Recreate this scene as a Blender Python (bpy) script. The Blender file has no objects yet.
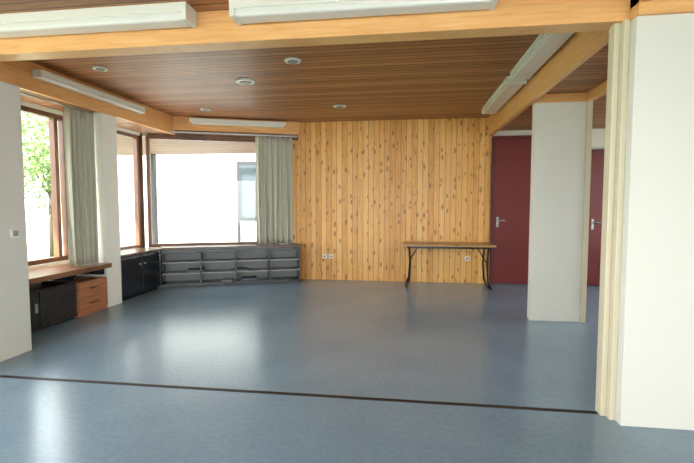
import bpy, bmesh, math, random
from mathutils import Vector, Matrix
random.seed(4)
S=bpy.context.scene
try:
    S.view_settings.view_transform='Standard'
    S.view_settings.look='None'
except Exception: pass

# ---------------------------------------------------------------- materials
def newmat(name):
    m=bpy.data.materials.new(name); m.use_nodes=True
    nt=m.node_tree; b=nt.nodes["Principled BSDF"]
    return m,nt,b
def srgb(r,g,b):
    f=lambda c:(c/255/12.92) if c/255<=0.04045 else ((c/255+0.055)/1.055)**2.4
    return (f(r),f(g),f(b),1)
def plain(name,col,rough=0.5,metal=0,var=0.06,scale=6,bump=0.0,spec=0.5):
    m,nt,b=newmat(name); N=nt.nodes; L=nt.links
    tc=N.new("ShaderNodeTexCoord"); no=N.new("ShaderNodeTexNoise")
    no.inputs["Scale"].default_value=scale; no.inputs["Detail"].default_value=4
    L.new(tc.outputs["Object"],no.inputs["Vector"])
    mr=N.new("ShaderNodeMapRange"); mr.inputs["To Min"].default_value=1-var; mr.inputs["To Max"].default_value=1+var
    L.new(no.outputs["Fac"],mr.inputs["Value"])
    mx=N.new("ShaderNodeVectorMath"); mx.operation='SCALE'; mx.inputs[0].default_value=col[:3]
    L.new(mr.outputs[0],mx.inputs["Scale"]); L.new(mx.outputs[0],b.inputs["Base Color"])
    b.inputs["Roughness"].default_value=rough; b.inputs["Metallic"].default_value=metal
    b.inputs["Specular IOR Level"].default_value=spec
    if bump:
        bp=N.new("ShaderNodeBump"); bp.inputs["Strength"].default_value=bump; bp.inputs["Distance"].default_value=0.01
        n2=N.new("ShaderNodeTexNoise"); n2.inputs["Scale"].default_value=scale*25
        L.new(tc.outputs["Object"],n2.inputs["Vector"]); L.new(n2.outputs["Fac"],bp.inputs["Height"]); L.new(bp.outputs[0],b.inputs["Normal"])
    return m
def planks(name,cols,across,along,width,rough,knots=0.0,groove=0.06,groovecol=(0.05,0.02,0.01,1),knotcol=(0.1,0.03,0.01,1),bumpd=0.004,spec=0.5,var=1.0):
    """boards: 'across' axis index is divided into boards, 'along' is the grain axis"""
    m,nt,b=newmat(name); N=nt.nodes; L=nt.links
    def math_(op,a,bv=None,c=None):
        n=N.new("ShaderNodeMath"); n.operation=op
        for i,v in enumerate((a,bv,c)):
            if v is None: continue
            if isinstance(v,(int,float)): n.inputs[i].default_value=v
            else: L.new(v,n.inputs[i])
        return n.outputs[0]
    tc=N.new("ShaderNodeTexCoord"); sp=N.new("ShaderNodeSeparateXYZ"); L.new(tc.outputs["Object"],sp.inputs[0])
    ac=sp.outputs[across]; al=sp.outputs[along]; third=sp.outputs[3-across-along]
    q=math_('DIVIDE',ac,width); idx=math_('FLOOR',q); fr=math_('FRACT',q)
    wn=N.new("ShaderNodeTexWhiteNoise"); wn.noise_dimensions='1D'; L.new(idx,wn.inputs["W"])
    rnd=wn.outputs["Value"]
    cb=N.new("ShaderNodeCombineXYZ")
    L.new(math_('MULTIPLY',ac,14.0),cb.inputs[0])
    L.new(math_('ADD',math_('MULTIPLY',al,0.9),math_('MULTIPLY',rnd,37.0)),cb.inputs[1])
    L.new(third,cb.inputs[2])
    gr=N.new("ShaderNodeTexNoise"); gr.inputs["Scale"].default_value=3.0; gr.inputs["Detail"].default_value=6; gr.inputs["Distortion"].default_value=0.6
    L.new(cb.outputs[0],gr.inputs["Vector"])
    f=math_('ADD',math_('MULTIPLY',gr.outputs["Fac"],0.9),math_('MULTIPLY',math_('SUBTRACT',rnd,0.5),0.55*var))
    cr=N.new("ShaderNodeValToRGB"); L.new(f,cr.inputs[0])
    e=cr.color_ramp.elements
    e[0].position=0.2; e[0].color=cols[0]; e[1].position=0.75; e[1].color=cols[-1]
    if len(cols)==3:
        k=e.new(0.46); k.color=cols[1]
    col=cr.outputs[0]
    if knots:
        cb2=N.new("ShaderNodeCombineXYZ")
        L.new(q,cb2.inputs[0])
        L.new(math_('ADD',math_('MULTIPLY',al,4.2),math_('MULTIPLY',rnd,53.0)),cb2.inputs[1])
        vo=N.new("ShaderNodeTexVoronoi"); vo.voronoi_dimensions='2D'; vo.inputs["Scale"].default_value=0.9
        L.new(cb2.outputs[0],vo.inputs["Vector"])
        sc=N.new("ShaderNodeSeparateColor"); L.new(vo.outputs["Color"],sc.inputs[0])
        kr=math_('MULTIPLY',math_('ADD',sc.outputs[0],0.1),knots)
        dd=math_('DIVIDE',vo.outputs["Distance"],kr)
        mr=N.new("ShaderNodeMapRange"); mr.inputs["From Min"].default_value=0.4; mr.inputs["From Max"].default_value=1.0
        mr.inputs["To Min"].default_value=0.7; mr.inputs["To Max"].default_value=0.0
        L.new(dd,mr.inputs["Value"])
        mk=N.new("ShaderNodeMix"); mk.data_type='RGBA'; L.new(mr.outputs[0],mk.inputs["Factor"])
        L.new(col,mk.inputs["A"]); mk.inputs["B"].default_value=knotcol; col=mk.outputs["Result"]
    if groove:
        d=math_('MINIMUM',fr,math_('SUBTRACT',1.0,fr))
        g=N.new("ShaderNodeMapRange"); g.inputs["From Min"].default_value=groove*0.4; g.inputs["From Max"].default_value=groove
        L.new(d,g.inputs["Value"])
        mg=N.new("ShaderNodeMix"); mg.data_type='RGBA'; L.new(g.outputs[0],mg.inputs["Factor"])
        mg.inputs["A"].default_value=groovecol; L.new(col,mg.inputs["B"])
        col=mg.outputs["Result"]
        bp=N.new("ShaderNodeBump"); bp.inputs["Strength"].default_value=0.6; bp.inputs["Distance"].default_value=bumpd
        L.new(g.outputs[0],bp.inputs["Height"]); L.new(bp.outputs[0],b.inputs["Normal"])
    L.new(col,b.inputs["Base Color"])
    b.inputs["Roughness"].default_value=rough; b.inputs["Specular IOR Level"].default_value=spec
    return m
CEILC=[srgb(140,90,50),srgb(168,112,68),srgb(192,136,88)]
M_ceil=planks("ceiling_boards",CEILC,1,0,0.095,0.42,groove=0.10,groovecol=srgb(88,52,30),var=.9,spec=.4)
PINE=[srgb(208,146,68),srgb(228,170,90),srgb(238,188,114)]
M_pinewall=planks("pine_panelling",PINE,0,2,0.098,0.4,knots=0.25,groove=0.06,groovecol=srgb(156,98,44),knotcol=srgb(112,54,22),var=.75)
M_beamX=planks("pine_beam_x",[srgb(212,148,84),srgb(228,170,106),srgb(238,188,126)],2,0,0.3,0.4,groove=0.0,var=0.5)
M_beamY=planks("pine_beam_y",[srgb(206,142,78),srgb(222,162,98),srgb(234,180,118)],2,1,0.4,0.4,groove=0.0,var=0.5)
M_frame=planks("window_frame_wood",[srgb(76,46,28),srgb(104,64,40),srgb(124,80,50)],0,2,0.5,0.4,groove=0.0,var=0.5)
M_sill=planks("sill_wood",[srgb(92,60,42),srgb(126,86,60),srgb(150,106,76)],0,1,0.5,0.3,groove=0.0,var=0.4)
M_sillx=planks("sill_wood_x",[srgb(60,44,34),srgb(92,68,50),srgb(118,88,64)],1,0,0.5,0.3,groove=0.0,var=0.4)
M_tabletop=planks("table_wood",[srgb(132,96,58),srgb(166,124,78),srgb(186,146,98)],1,0,0.3,0.3,groove=0.0,var=0.4)
M_drawer=planks("drawer_wood",[srgb(150,92,58),srgb(176,114,76),srgb(192,132,92)],2,1,0.5,0.4,groove=0.0,var=0.4)
M_soffit=planks("stained_soffit",[srgb(96,68,48),srgb(122,90,64),srgb(140,106,78)],1,0,0.12,0.6,groove=0.06,var=0.6)
M_white=plain("white_plaster",srgb(230,228,216),0.8,var=0.02,scale=2,bump=0.15)
M_panel=plain("cream_panel",srgb(218,216,204),0.45,var=0.02,scale=1.5)
M_jamb=plain("cream_jamb",srgb(206,196,168),0.4,var=0.02)
M_black=plain("black_laminate",srgb(36,38,42),0.25,var=0.15)
M_shelf=plain("shelf_back",srgb(120,122,118),0.4,var=0.12)
M_shelfb=plain("shelf_board",srgb(150,152,148),0.35,var=0.1)
M_red=plain("red_door_paint",srgb(112,38,34),0.45,var=0.05)
M_redfr=plain("red_frame_paint",srgb(94,30,28),0.45,var=0.05)
M_fix=plain("fixture_enamel",srgb(226,225,212),0.35,var=0.02)
M_diff=plain("fixture_diffuser",srgb(226,225,216),0.25,var=0.01)
M_metal=plain("brushed_metal",srgb(180,180,178),0.3,1,var=0.04)
M_dark=plain("dark_metal",srgb(30,29,28),0.35,0.3,var=0.1)
M_chan=plain("floor_channel_strip",srgb(48,34,28),0.5,0.0,var=0.2,scale=30)
M_plastic=plain("white_plastic",srgb(230,228,218),0.35,var=0.02)
M_grille=plain("lamp_recess",srgb(150,146,136),0.5,var=0.1)
M_ext=plain("exterior_render",srgb(172,175,172),0.9,var=0.03)
M_pave=plain("paving",srgb(150,148,142),0.9,var=0.08,scale=3)
M_grass=plain("grass",srgb(96,118,64),0.9,var=0.3,scale=4)
M_leaf=plain("leaves",srgb(112,136,78),0.7,var=0.4,scale=5)
M_bark=plain("bark",srgb(80,66,52),0.9,var=0.2,scale=8)
M_darkglass=plain("dark_glass",srgb(46,56,60),0.08,var=0.03)
M_greyfr=plain("grey_frame",srgb(30,32,34),0.5,var=0.05)
M_curt=plain("curtain_cloth",srgb(204,203,184),0.9,var=0.06,scale=12,bump=0.3)
def translucent(m,col,f):
    nt=m.node_tree;N=nt.nodes;L=nt.links;b=N["Principled BSDF"];o=N["Material Output"]
    t=N.new("ShaderNodeBsdfTranslucent");t.inputs[0].default_value=col
    mx=N.new("ShaderNodeMixShader");mx.inputs[0].default_value=f
    L.new(b.outputs[0],mx.inputs[1]);L.new(t.outputs[0],mx.inputs[2]);L.new(mx.outputs[0],o.inputs["Surface"])
translucent(M_curt,srgb(180,182,160),0.12)
def glassmat():
    m=bpy.data.materials.new("window_glass");m.use_nodes=True;nt=m.node_tree;N=nt.nodes;L=nt.links
    N.clear();o=N.new("ShaderNodeOutputMaterial");t=N.new("ShaderNodeBsdfTransparent");g=N.new("ShaderNodeBsdfGlossy")
    g.inputs["Roughness"].default_value=0.02;mx=N.new("ShaderNodeMixShader")
    t.inputs[0].default_value=(0.98,0.99,0.985,1);mx.inputs[0].default_value=0.03
    L.new(t.outputs[0],mx.inputs[1]);L.new(g.outputs[0],mx.inputs[2]);L.new(mx.outputs[0],o.inputs[0])
    return m
M_glass=glassmat()
def floormat():
    m,nt,b=newmat("blue_linoleum");N=nt.nodes;L=nt.links
    tc=N.new("ShaderNodeTexCoord")
    n1=N.new("ShaderNodeTexNoise");n1.inputs["Scale"].default_value=1.1;n1.inputs["Detail"].default_value=3;n1.inputs["Distortion"].default_value=0.4
    n2=N.new("ShaderNodeTexNoise");n2.inputs["Scale"].default_value=28;n2.inputs["Detail"].default_value=6
    L.new(tc.outputs["Object"],n1.inputs["Vector"]);L.new(tc.outputs["Object"],n2.inputs["Vector"])
    a=N.new("ShaderNodeMath");a.operation='MULTIPLY_ADD';L.new(n1.outputs["Fac"],a.inputs[0]);a.inputs[1].default_value=0.5
    b2=N.new("ShaderNodeMath");b2.operation='MULTIPLY';L.new(n2.outputs["Fac"],b2.inputs[0]);b2.inputs[1].default_value=0.5;L.new(b2.outputs[0],a.inputs[2])
    cr=N.new("ShaderNodeValToRGB");L.new(a.outputs[0],cr.inputs[0]);e=cr.color_ramp.elements
    e[0].position=0.3;e[0].color=srgb(112,138,158);e[1].position=0.7;e[1].color=srgb(134,160,178)
    L.new(cr.outputs[0],b.inputs["Base Color"])
    r=N.new("ShaderNodeMapRange");L.new(n1.outputs["Fac"],r.inputs["Value"]);r.inputs["To Min"].default_value=0.19;r.inputs["To Max"].default_value=0.27
    L.new(r.outputs[0],b.inputs["Roughness"]);b.inputs["Specular IOR Level"].default_value=0.55
    bp=N.new("ShaderNodeBump");bp.inputs["Strength"].default_value=0.03;bp.inputs["Distance"].default_value=0.01
    L.new(n2.outputs["Fac"],bp.inputs["Height"]);L.new(bp.outputs[0],b.inputs["Normal"])
    return m
M_floor=floormat()

# ---------------------------------------------------------------- builder
class B:
    def __init__(s,name,mat4=None):
        s.name=name;s.bm=bmesh.new();s.mats=[];s.M=mat4
    def mi(s,m):
        if m not in s.mats:s.mats.append(m)
        return s.mats.index(m)
    def box(s,x0,x1,y0,y1,z0,z1,m,bev=0.0,rot=None):
        r=bmesh.ops.create_cube(s.bm,size=1)
        c=Vector(((x0+x1)/2,(y0+y1)/2,(z0+z1)/2));d=(x1-x0,y1-y0,z1-z0)
        for v in r['verts']:
            p=Vector((v.co.x*d[0],v.co.y*d[1],v.co.z*d[2]))
            if rot: p=rot@p
            v.co=p+c
        fs={f for v in r['verts'] for f in v.link_faces};i=s.mi(m)
        for f in fs:f.material_index=i
        if bev:
            es={e for f in fs for e in f.edges}
            q=bmesh.ops.bevel(s.bm,geom=list(es),offset=bev,segments=2,affect='EDGES',profile=0.5)
            for f in q['faces']:f.material_index=i
        return s
    def cyl(s,p0,p1,r,m,seg=16,r2=None):
        p0=Vector(p0);p1=Vector(p1);d=p1-p0
        q=bmesh.ops.create_cone(s.bm,cap_ends=True,segments=seg,radius1=r,radius2=r if r2 is None else r2,depth=d.length)
        R=d.to_track_quat('Z','Y').to_matrix()
        for v in q['verts']:v.co=R@v.co+(p0+p1)/2
        i=s.mi(m)
        for f in {f for v in q['verts'] for f in v.link_faces}:
            f.material_index=i;f.smooth=len(f.verts)==4
        return s
    def poly(s,pts,z0,z1,m):
        i=s.mi(m)
        a=[s.bm.verts.new((x,y,z0)) for x,y in pts];b=[s.bm.verts.new((x,y,z1)) for x,y in pts]
        fs=[s.bm.faces.new(a[::-1]),s.bm.faces.new(b)]
        n=len(pts)
        for k in range(n):fs.append(s.bm.faces.new((a[k],a[(k+1)%n],b[(k+1)%n],b[k])))
        for f in fs:f.material_index=i
        return s
    def tube(s,pts,r,m,seg=10):
        pts=[Vector(p) for p in pts]
        for a,b in zip(pts,pts[1:]):s.cyl(a,b,r,m,seg)
        for p in pts[1:-1]:
            q=bmesh.ops.create_uvsphere(s.bm,u_segments=seg,v_segments=6,radius=r)
            for v in q['verts']:v.co+=p
            i=s.mi(m)
            for f in {f for v in q['verts'] for f in v.link_faces}:f.material_index=i
        return s
    def done(s):
        bmesh.ops.recalc_face_normals(s.bm,faces=s.bm.faces)
        me=bpy.data.meshes.new(s.name);s.bm.to_mesh(me);s.bm.free()
        for m in s.mats:me.materials.append(m)
        o=bpy.data.objects.new(s.name,me);bpy.context.collection.objects.link(o)
        if s.M is not None:o.matrix_world=s.M
        return o

# ---------------------------------------------------------------- dimensions
XL=-4.5; YB=7.9; ZC=2.93; ZF=2.76
ang=math.atan2(1.0,2.5); SL=math.hypot(2.5,1.0)
MS=Matrix.Translation((XL,6.9,0))@Matrix.Rotation(ang,4,'Z')   # local x runs along the slanted bay wall, +y outward

# floor
B("floor").poly([(XL-.1,-4.2),(5.2,-4.2),(5.2,YB+.1),(-2.0,YB+.1),(XL-.1,6.95)],-0.12,0.0,M_floor).done()
B("trim_floor_channel").box(-3.57,1.29,3.005,3.040,-0.02,0.004,M_chan).box(-3.57,1.29,3.02,3.026,0.0,0.006,M_dark).done()

# ceilings
B("ceiling").poly([(-4.0,3.1),(1.45,3.1),(1.45,YB+.1),(-2.0,YB+.1),(-4.0,7.2)],ZC,ZC+.1,M_ceil)\
 .poly([(XL-.1,3.1),(-4.0,3.1),(-4.0,7.2),(XL-.1,7.0)],2.63,2.73,M_ceil)\
 .box(1.45,5.2,3.1,YB+.1,2.70,2.80,M_ceil)\
 .box(XL-.1,1.40,-4.2,2.95,ZF,ZF+.1,M_ceil)\
 .box(1.40,5.2,-4.2,2.95,2.66,2.76,M_ceil).done()
B("roof").box(XL-.6,5.4,-4.6,3.0,3.05,3.2,M_ext).poly([(XL-.6,3.0),(5.4,3.0),(5.4,8.2),(-2,8.2),(XL-.6,7.2)],3.05,3.2,M_ext).done()

# beams / fascias
B("beam_cross").box(XL,5.1,2.95,3.10,2.54,3.04,M_beamX,bev=.004).done()
B("trim_left").box(-4.03,-3.985,3.1,7.13,2.62,2.93,M_beamY,bev=.003).done()
B("trim_right").box(1.42,1.48,3.1,YB,2.60,2.93,M_beamY,bev=.003).done()
B("trim_right_inner").box(2.06,2.14,3.1,5.42,2.60,2.70,M_beamY,bev=.003).done()
B("trim_right_front").box(1.36,1.42,-4.0,2.95,2.60,2.76,M_beamY,bev=.003).done()
B("trim_back",MS).box(0.42,SL+.02,-0.06,-0.01,2.70,2.93,M_beamX,bev=.003).box(0.1,SL,-0.02,0.1,2.6,2.72,M_frame).done()

# walls
B("wall_back").box(-2.0,1.48,YB,YB+.15,0,2.95,M_pinewall)\
  .box(1.48,5.2,YB+.04,YB+.15,0,2.72,M_white).done()
W=B("wall_left")
W.box(XL-.2,XL,-4.2,6.9,0,.66,M_white).box(XL-.2,XL,-4.2,7.0,2.58,2.75,M_white)
W.box(XL-.2,XL,2.75,3.7,.66,2.58,M_white).box(XL-.2,XL,5.28,5.62,.66,2.58,M_white).box(XL-.2,XL,-4.2,-3.6,.66,2.58,M_white)
W.done()
B("wall_bay",MS).box(0,SL,0,.2,0,.66,M_white).box(0,SL,0.1,.25,2.6,2.95,M_white).box(2.52,SL+.02,-.01,.02,.0,2.72,M_pinewall).done()
B("wall_partition_left").box(XL,-3.57,2.9,3.63,0,2.5,M_panel,bev=.006).box(XL,-3.60,3.1,3.6,2.5,2.63,M_beamY).done()
B("wall_pillar").box(XL,-4.02,5.30,5.60,0,2.63,M_white,bev=.006).done()
B("wall_partition_right").box(1.36,5.1,2.86,2.95,0,2.53,M_panel,bev=.004)\
   .box(1.29,1.325,2.98,3.06,0,2.54,M_jamb,bev=.003).box(1.325,1.36,2.93,3.04,0,2.54,M_jamb,bev=.003).done()
B("trim_partition").box(1.36,5.1,2.84,2.95,2.53,2.66,M_beamX,bev=.003).done()
B("wall_right").box(5.1,5.25,-4.2,YB+.1,0,.9,M_white).box(5.1,5.25,-4.2,YB+.1,2.4,2.75,M_white)\
  .box(5.1,5.25,-4.2,3.6,.9,2.4,M_white).box(5.1,5.25,7.0,YB+.1,.9,2.4,M_white).done()
W=B("wall_rear")
W.box(XL-.2,5.2,-4.2,-4.0,0,.3,M_white).box(XL-.2,5.2,-4.2,-4.0,2.6,2.8,M_white).box(XL-.2,XL+.3,-4.2,-4.0,.3,2.6,M_white).box(4.9,5.2,-4.2,-4.0,.3,2.6,M_white)
W.done()
B("wall_column").box(1.50,2.07,5.40,5.52,0,2.60,M_panel,bev=.005).box(2.07,2.13,5.38,5.52,0,2.60,M_jamb,bev=.003)\
  .box(1.48,2.14,5.40,5.52,2.60,2.72,M_beamX).done()

# windows
def window(name,M,w,z0,z1,mull=(),trans=(),fw=.06,mat=M_frame,dep=.08):
    o=B(name,M)
    o.box(0,fw,0,dep,z0,z1,mat,bev=.004).box(w-fw,w,0,dep,z0,z1,mat,bev=.004)
    o.box(fw,w-fw,0,dep,z0,z0+fw,mat,bev=.004).box(fw,w-fw,0,dep,z1-fw,z1,mat,bev=.004)
    for x in mull:o.box(x-fw/2,x+fw/2,0,dep,z0+fw,z1-fw,mat,bev=.004)
    for z in trans:o.box(fw,w-fw,0,dep,z-fw/2,z+fw/2,mat,bev=.004)
    o.box(fw*.9,w-fw*.9,dep*.5,dep*.5+.008,z0+fw*.9,z1-fw*.9,M_glass)
    return o.done()
def ML(y): return Matrix.Translation((XL-.02,y,0))@Matrix.Rotation(math.pi/2,4,'Z')
window("window_1",ML(3.7),1.58,.66,2.58,mull=(1.40,))
window("window_2",ML(5.62),1.24,.66,2.58)
window("window_3",MS@Matrix.Translation((0.06,0.02,0)),SL-.08,.66,2.60,mull=(SL-.5,))
window("window_4",ML(-3.6),6.35,.66,2.58,mull=(1.6,3.2,4.8))
window("window_5",Matrix.Translation((XL+.3,-4.1,0)),9.1,.3,2.6,mull=(2.3,4.6,6.9))
window("window_6",Matrix.Translation((5.2,3.6,0))@Matrix.Rotation(math.pi/2,4,'Z'),3.4,.9,2.4,mull=(1.7,))
B("window_post").cyl((XL-.03,6.90,.66),(XL-.03,6.90,2.62),.04,M_frame,12).done()

def portal(loc,rot,sx,sy):
    l=bpy.data.lights.new("window_portal",'AREA');l.shape='RECTANGLE';l.size=sx;l.size_y=sy;l.cycles.is_portal=True
    o=bpy.data.objects.new("window_portal",l);o.location=loc;o.rotation_euler=rot;bpy.context.collection.objects.link(o)
portal((XL-.15,4.5,1.6),(0,-math.pi/2,0),1.9,1.6)
portal((XL-.15,6.25,1.6),(0,-math.pi/2,0),1.9,1.2)
portal((XL-.15,-.4,1.6),(0,-math.pi/2,0),1.9,6.3)
portal((5.22,5.3,1.65),(0,math.pi/2,0),1.5,3.4)
portal((.35,-4.2,1.45),(math.pi/2,0,0),9.1,2.3)
c=MS@Vector((SL/2,.2,1.6)); portal(c,(-math.pi/2,0,ang),SL,1.9)

# doors
def door(name,x,y,w,h,mat,fr,hx,hz):
    o=B(name)
    o.box(x,x+.06,y-.05,y+.04,0,h,fr,bev=.004).box(x+w-.06,x+w,y-.05,y+.04,0,h,fr,bev=.004).box(x+.06,x+w-.06,y-.05,y+.04,h-.06,h,fr,bev=.004)
    o.box(x+.06,x+w-.06,y-.02,y+.03,0.01,h-.06,mat,bev=.003)
    o.box(hx-.02,hx+.02,y-.03,y-.02,hz-.12,hz+.06,M_metal,bev=.003)
    o.tube([(hx,y-.03,hz),(hx,y-.075,hz),(hx+.12,y-.075,hz)],.010,M_metal)
    return o.done()
door("door_1",1.49,YB-.005,.98,2.60,M_red,M_redfr,1.60,1.13)
door("door_2",3.02,YB-.005,.98,2.34,M_red,M_redfr,3.17,1.10)

# fluorescent fixtures (lamps off)
def fixture(name,p,along,L,w,h):
    o=B(name)
    x,y,z=p
    def bx(a0,a1,b0,b1,z0,z1,m,bev=0):
        if along=='x':o.box(x+a0,x+a1,y+b0,y+b1,z+z0,z+z1,m,bev)
        else:o.box(x+b0,x+b1,y+a0,y+a1,z+z0,z+z1,m,bev)
    bx(0,L,0,w,h*.45,h,M_fix,.004)
    bx(.03,L-.03,w*.06,w*.94,0,h*.5,M_diff,.018)
    bx(0,.035,0,w,0,h*.5,M_fix,.006); bx(L-.035,L,0,w,0,h*.5,M_fix,.006)
    return o.done()
fixture("fluorescent_light",(-3.15,2.79,2.645),'x',1.68,.155,.115)
fixture("fluorescent_light",(-1.17,2.79,2.645),'x',1.72,.155,.115)
fixture("fluorescent_light",(-3.98,4.20,2.76),'y',1.85,.11,.09)
fixture("fluorescent_light",(1.17,3.70,2.83),'y',1.55,.23,.095)
fixture("fluorescent_light",(1.17,5.40,2.83),'y',1.70,.23,.095)
o=B("fluorescent_light",MS)
o.box(.80,2.45,-.19,-.065,2.84,2.89,M_fix,bev=.004).box(.83,2.42,-.18,-.075,2.80,2.85,M_diff,bev=.015).done()

for (x,y,r) in [(-3.40,4.49,.08),(-1.98,5.20,.12),(-1.20,4.53,.09),(-3.18,6.60,.09),(-1.03,6.69,.10)]:
    o=B("ceiling_downlight")
    o.cyl((x,y,ZC),(x,y,ZC-.018),r,M_fix,32,r*.94).cyl((x,y,ZC-.019),(x,y,ZC-.030),r*.62,M_grille,24,r*.5)
    o.done()

# left bench with cabinets
XC=XL+.01
o=B("window_bench")
o.box(XC,-3.93,3.64,5.29,.56,.62,M_sill,bev=.006)
for y in (3.65,4.74,5.24):o.box(XC,-4.04,y,y+.04,.465,.56,M_black)
o.done()
o=B("low_cabinet")
o.box(XC,-4.02,3.64,4.74,.03,.46,M_black,bev=.004)
o.box(XC,-4.06,3.64,4.74,.0,.04,M_dark)
o.box(-4.02,-4.0,3.66,4.18,.06,.44,M_black,bev=.004).box(-4.02,-4.0,4.20,4.72,.06,.44,M_black,bev=.004)
o.box(-4.0,-3.985,4.12,4.15,.22,.32,M_metal,bev=.002)
o.done()
o=B("drawer_cabinet")
o.box(XC+.02,-4.02,4.76,5.29,0.0,.43,M_drawer,bev=.004)
o.box(-4.02,-4.0,4.77,5.28,.05,.225,M_drawer,bev=.004).box(-4.02,-4.0,4.77,5.28,.235,.42,M_drawer,bev=.004)
for z in (.15,.34):o.tube([(-4.0,4.95,z),(-3.98,4.95,z),(-3.98,5.1,z),(-4.0,5.1,z)],.006,M_dark,8)
o.done()
o=B("black_cabinet")
o.box(XC,-4.05,5.61,6.60,.06,.64,M_black,bev=.003).box(XC,-4.09,5.61,6.60,0,.06,M_dark)
for a,b in((5.62,6.10),(6.12,6.59)):o.box(-4.05,-4.03,a,b,.08,.62,M_black,bev=.004)
for y in(6.05,6.17):o.cyl((-4.03,y,.5),(-4.01,y,.5),.012,M_metal,12)
o.box(XC,-4.0,5.61,6.64,.645,.685,M_sillx,bev=.004)
o.done()
o=B("low_bookshelf",MS)
x0=.30;x1=SL-.02;d=.36
o.box(x0-.02,x1,-d-.03,-.012,.645,.685,M_sillx,bev=.004)
o.box(x0,x1,-d,-.012,.02,.06,M_black).box(x0,x1,-.03,-.012,.06,.645,M_shelf)
o.box(x0,x1,-d,-d+.015,.585,.645,M_black)
o.box(x0,x1,-d+.02,-d+.05,0,.04,M_dark)
for f in(0,.27,.52,.77,1):
    x=x0+.01+(x1-x0-.04)*f
    o.box(x,x+.025,-d,-.03,.04,.645,M_black,bev=.002)
o.box(x0,x1,-d+.01,-.03,.22,.24,M_shelfb).box(x0,x1,-d+.01,-.03,.41,.43,M_shelfb)
shelf=o.done()
cols=[plain("book_%d"%i,srgb(*c),0.6,var=.05) for i,c in enumerate([(180,176,160),(120,110,95),(90,100,112),(150,120,80),(200,195,185)])]
o=B("papers")
for z in(.06,.24,.43):
    x=x0+.06
    while x<x1-.3:
        w=random.uniform(.16,.28);h=random.uniform(.015,.05)
        if random.random()<.22:o.box(x,x+w,-d+.06,-.06,z,z+h,random.choice(cols),bev=.002)
        x+=w+random.uniform(.04,.2)
pp=o.done();pp.parent=shelf

# curtains
def curtain(name,M,w,z0,z1,amp,n):
    bm=bmesh.new();nx=n*12;nz=14;g=[]
    for j in range(nz+1):
        t=j/nz;z=z0+(z1-z0)*t;row=[]
        for i in range(nx+1):
            s=i/nx
            a=amp*(.75+.25*(1-t))
            x=w*s+.012*math.sin(s*31+t*3)
            y=a*math.sin(s*n*2*math.pi+.5*math.sin(t*2.2+s*5))+.35*a*math.sin(s*n*4.3*math.pi+1.3+t)
            row.append(bm.verts.new((x,y,z)))
        g.append(row)
    for j in range(nz):
        for i in range(nx):
            f=bm.faces.new((g[j][i],g[j][i+1],g[j+1][i+1],g[j+1][i]));f.smooth=True
    me=bpy.data.meshes.new(name);bm.to_mesh(me);bm.free();me.materials.append(M_curt)
    o=bpy.data.objects.new(name,me);bpy.context.collection.objects.link(o);o.matrix_world=M
    s=o.modifiers.new("s",'SOLIDIFY');s.thickness=.004
    return o
curtain("curtain",Matrix.Translation((-4.13,4.80,0))@Matrix.Rotation(math.pi/2,4,'Z'),.46,.63,2.59,.035,6)
curtain("curtain",MS@Matrix.Translation((1.90,-.16,0)),.66,.70,2.62,.04,7)
B("curtain_rail").cyl((-4.13,3.7,2.61),(-4.13,5.29,2.61),.012,M_metal,10).done()
B("curtain_rail",MS).box(.1,SL-.03,-.175,-.145,2.63,2.655,M_metal).done()

# table
o=B("folding_table")
o.box(-.05,1.47,7.25,7.80,.705,.745,M_tabletop,bev=.008)
o.box(.02,1.40,7.32,7.74,.67,.705,M_dark,bev=.003)
for x,s in((.06,1),(1.36,-1)):
    for y in(7.33,7.73):
        o.tube([(x,y,.69),(x+.02*s,y,.40),(x-.0*s,y,.12),(x-.04*s,y,.02)],.016,M_dark)
    o.tube([(x-.04*s,7.30,.018),(x-.04*s,7.76,.018)],.018,M_dark)
    o.tube([(x+.02*s,7.33,.45),(x+.02*s,7.73,.45)],.012,M_dark)
    o.tube([(x+.02*s,7.53,.45),(x+.16*s,7.53,.69)],.010,M_dark)
o.done()

for x in(-1.50,-1.38,1.095):
    B("wall_socket").box(x-.04,x+.04,YB-.012,YB,.40,.48,M_plastic,bev=.004).cyl((x,YB-.011,.44),(x,YB-.016,.44),.022,M_grille,16).done()
B("light_switch").box(-3.57,-3.558,3.46,3.54,1.10,1.18,M_plastic,bev=.003).box(-3.558,-3.553,3.475,3.525,1.115,1.165,M_grille,bev=.002).done()
B("baseboard_back").box(-2.0,1.49,YB-.012,YB,0,.05,M_pinewall).done()

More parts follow.
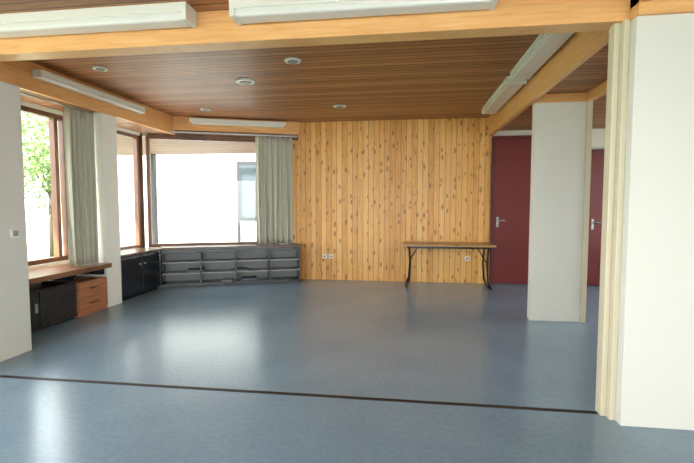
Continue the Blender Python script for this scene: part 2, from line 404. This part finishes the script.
# ---------------------------------------------------------------- exterior
B("ground_paving").box(-40,30,-25,40,-.35,-.15,M_pave).done()
B("ground_lawn").box(-40,-8,-20,12.5,-.15,-.10,M_grass).done()
B("roof_overhang").poly([(-6.0,6.6),(-4.75,7.05),(-2.0,8.15),(-2.0,10.2),(-7.5,10.2)],2.66,2.8,M_soffit).done()
B("neighbouring_building").box(-10.3,0,13.0,13.4,-.2,4.2,M_ext).box(-10.4,0,12.8,13.5,4.2,4.4,M_greyfr).done()
o=B("terrace_door")
o.box(-5.25,-4.15,12.93,12.995,-.15,2.75,M_greyfr).box(-5.13,-4.27,12.90,12.93,1.0,2.63,M_darkglass).box(-5.13,-4.27,12.90,12.93,0,.88,M_ext).done()
B("porch_post").box(-6.35,-6.22,10.0,10.13,-.2,2.66,M_greyfr).done()
def tree(x,y,h,r,n=2200):
    o=B("garden_tree");o.cyl((x,y,-.15),(x,y,h*.6),.10,M_bark,10,.06)
    for k in range(7):
        a=k*2.4;o.cyl((x,y,h*(.3+.04*k)),(x+r*.6*math.cos(a),y+r*.6*math.sin(a),h*(.5+.06*k)),.035,M_bark,6,.012)
    i=o.mi(M_leaf)
    cl=[(x+r*.65*math.cos(k*2.4)*random.random(),y+r*.65*math.sin(k*2.4)*random.random(),h*random.uniform(.3,.95)) for k in range(16)]
    for k in range(n):
        c=Vector(random.choice(cl))+Vector([max(-1.6,min(1.6,random.gauss(0,1)))*r*.2 for _ in range(3)])
        u=Vector([random.gauss(0,1) for _ in range(3)]).normalized();v=u.orthogonal().normalized()
        s=random.uniform(.04,.09)
        f=o.bm.faces.new([o.bm.verts.new(c+u*s),o.bm.verts.new(c+v*s*.6),o.bm.verts.new(c-u*s),o.bm.verts.new(c-v*s*.6)]);f.material_index=i
    return o.done()
tree(-9.9,10.9,4.2,1.3,1800);tree(-14,13.5,6,2.3,4500);tree(-15,8.5,6,2.6,4500);tree(-13,17.5,6,2.4,4500)
# ---------------------------------------------------------------- light
w=bpy.data.worlds.new("World");S.world=w;w.use_nodes=True
bg=w.node_tree.nodes["Background"];bg.inputs[0].default_value=(0.93,0.97,1.0,1);bg.inputs[1].default_value=10
sl=bpy.data.lights.new("sun",'SUN');sl.energy=26;sl.angle=.02;sl.color=(1,.96,.89)
so=bpy.data.objects.new("sun",sl);bpy.context.collection.objects.link(so)
so.rotation_euler=Vector((.25,.75,-.95)).to_track_quat('-Z','Y').to_euler()

# ---------------------------------------------------------------- camera
ph=math.atan(26.5/430);th=math.atan(59/430*math.cos(ph))
R=Vector((math.cos(th),math.sin(th),0));F=Vector((-math.sin(th)*math.cos(ph),math.cos(th)*math.cos(ph),-math.sin(ph)));U=R.cross(F)
cam=bpy.data.cameras.new("camera");co=bpy.data.objects.new("camera",cam);bpy.context.collection.objects.link(co)
mw=Matrix((R,U,-F)).transposed().to_4x4();mw.translation=(0,0,1.4);co.matrix_world=mw
cam.sensor_width=36;cam.lens=430*36/694;cam.clip_start=.05
S.camera=co
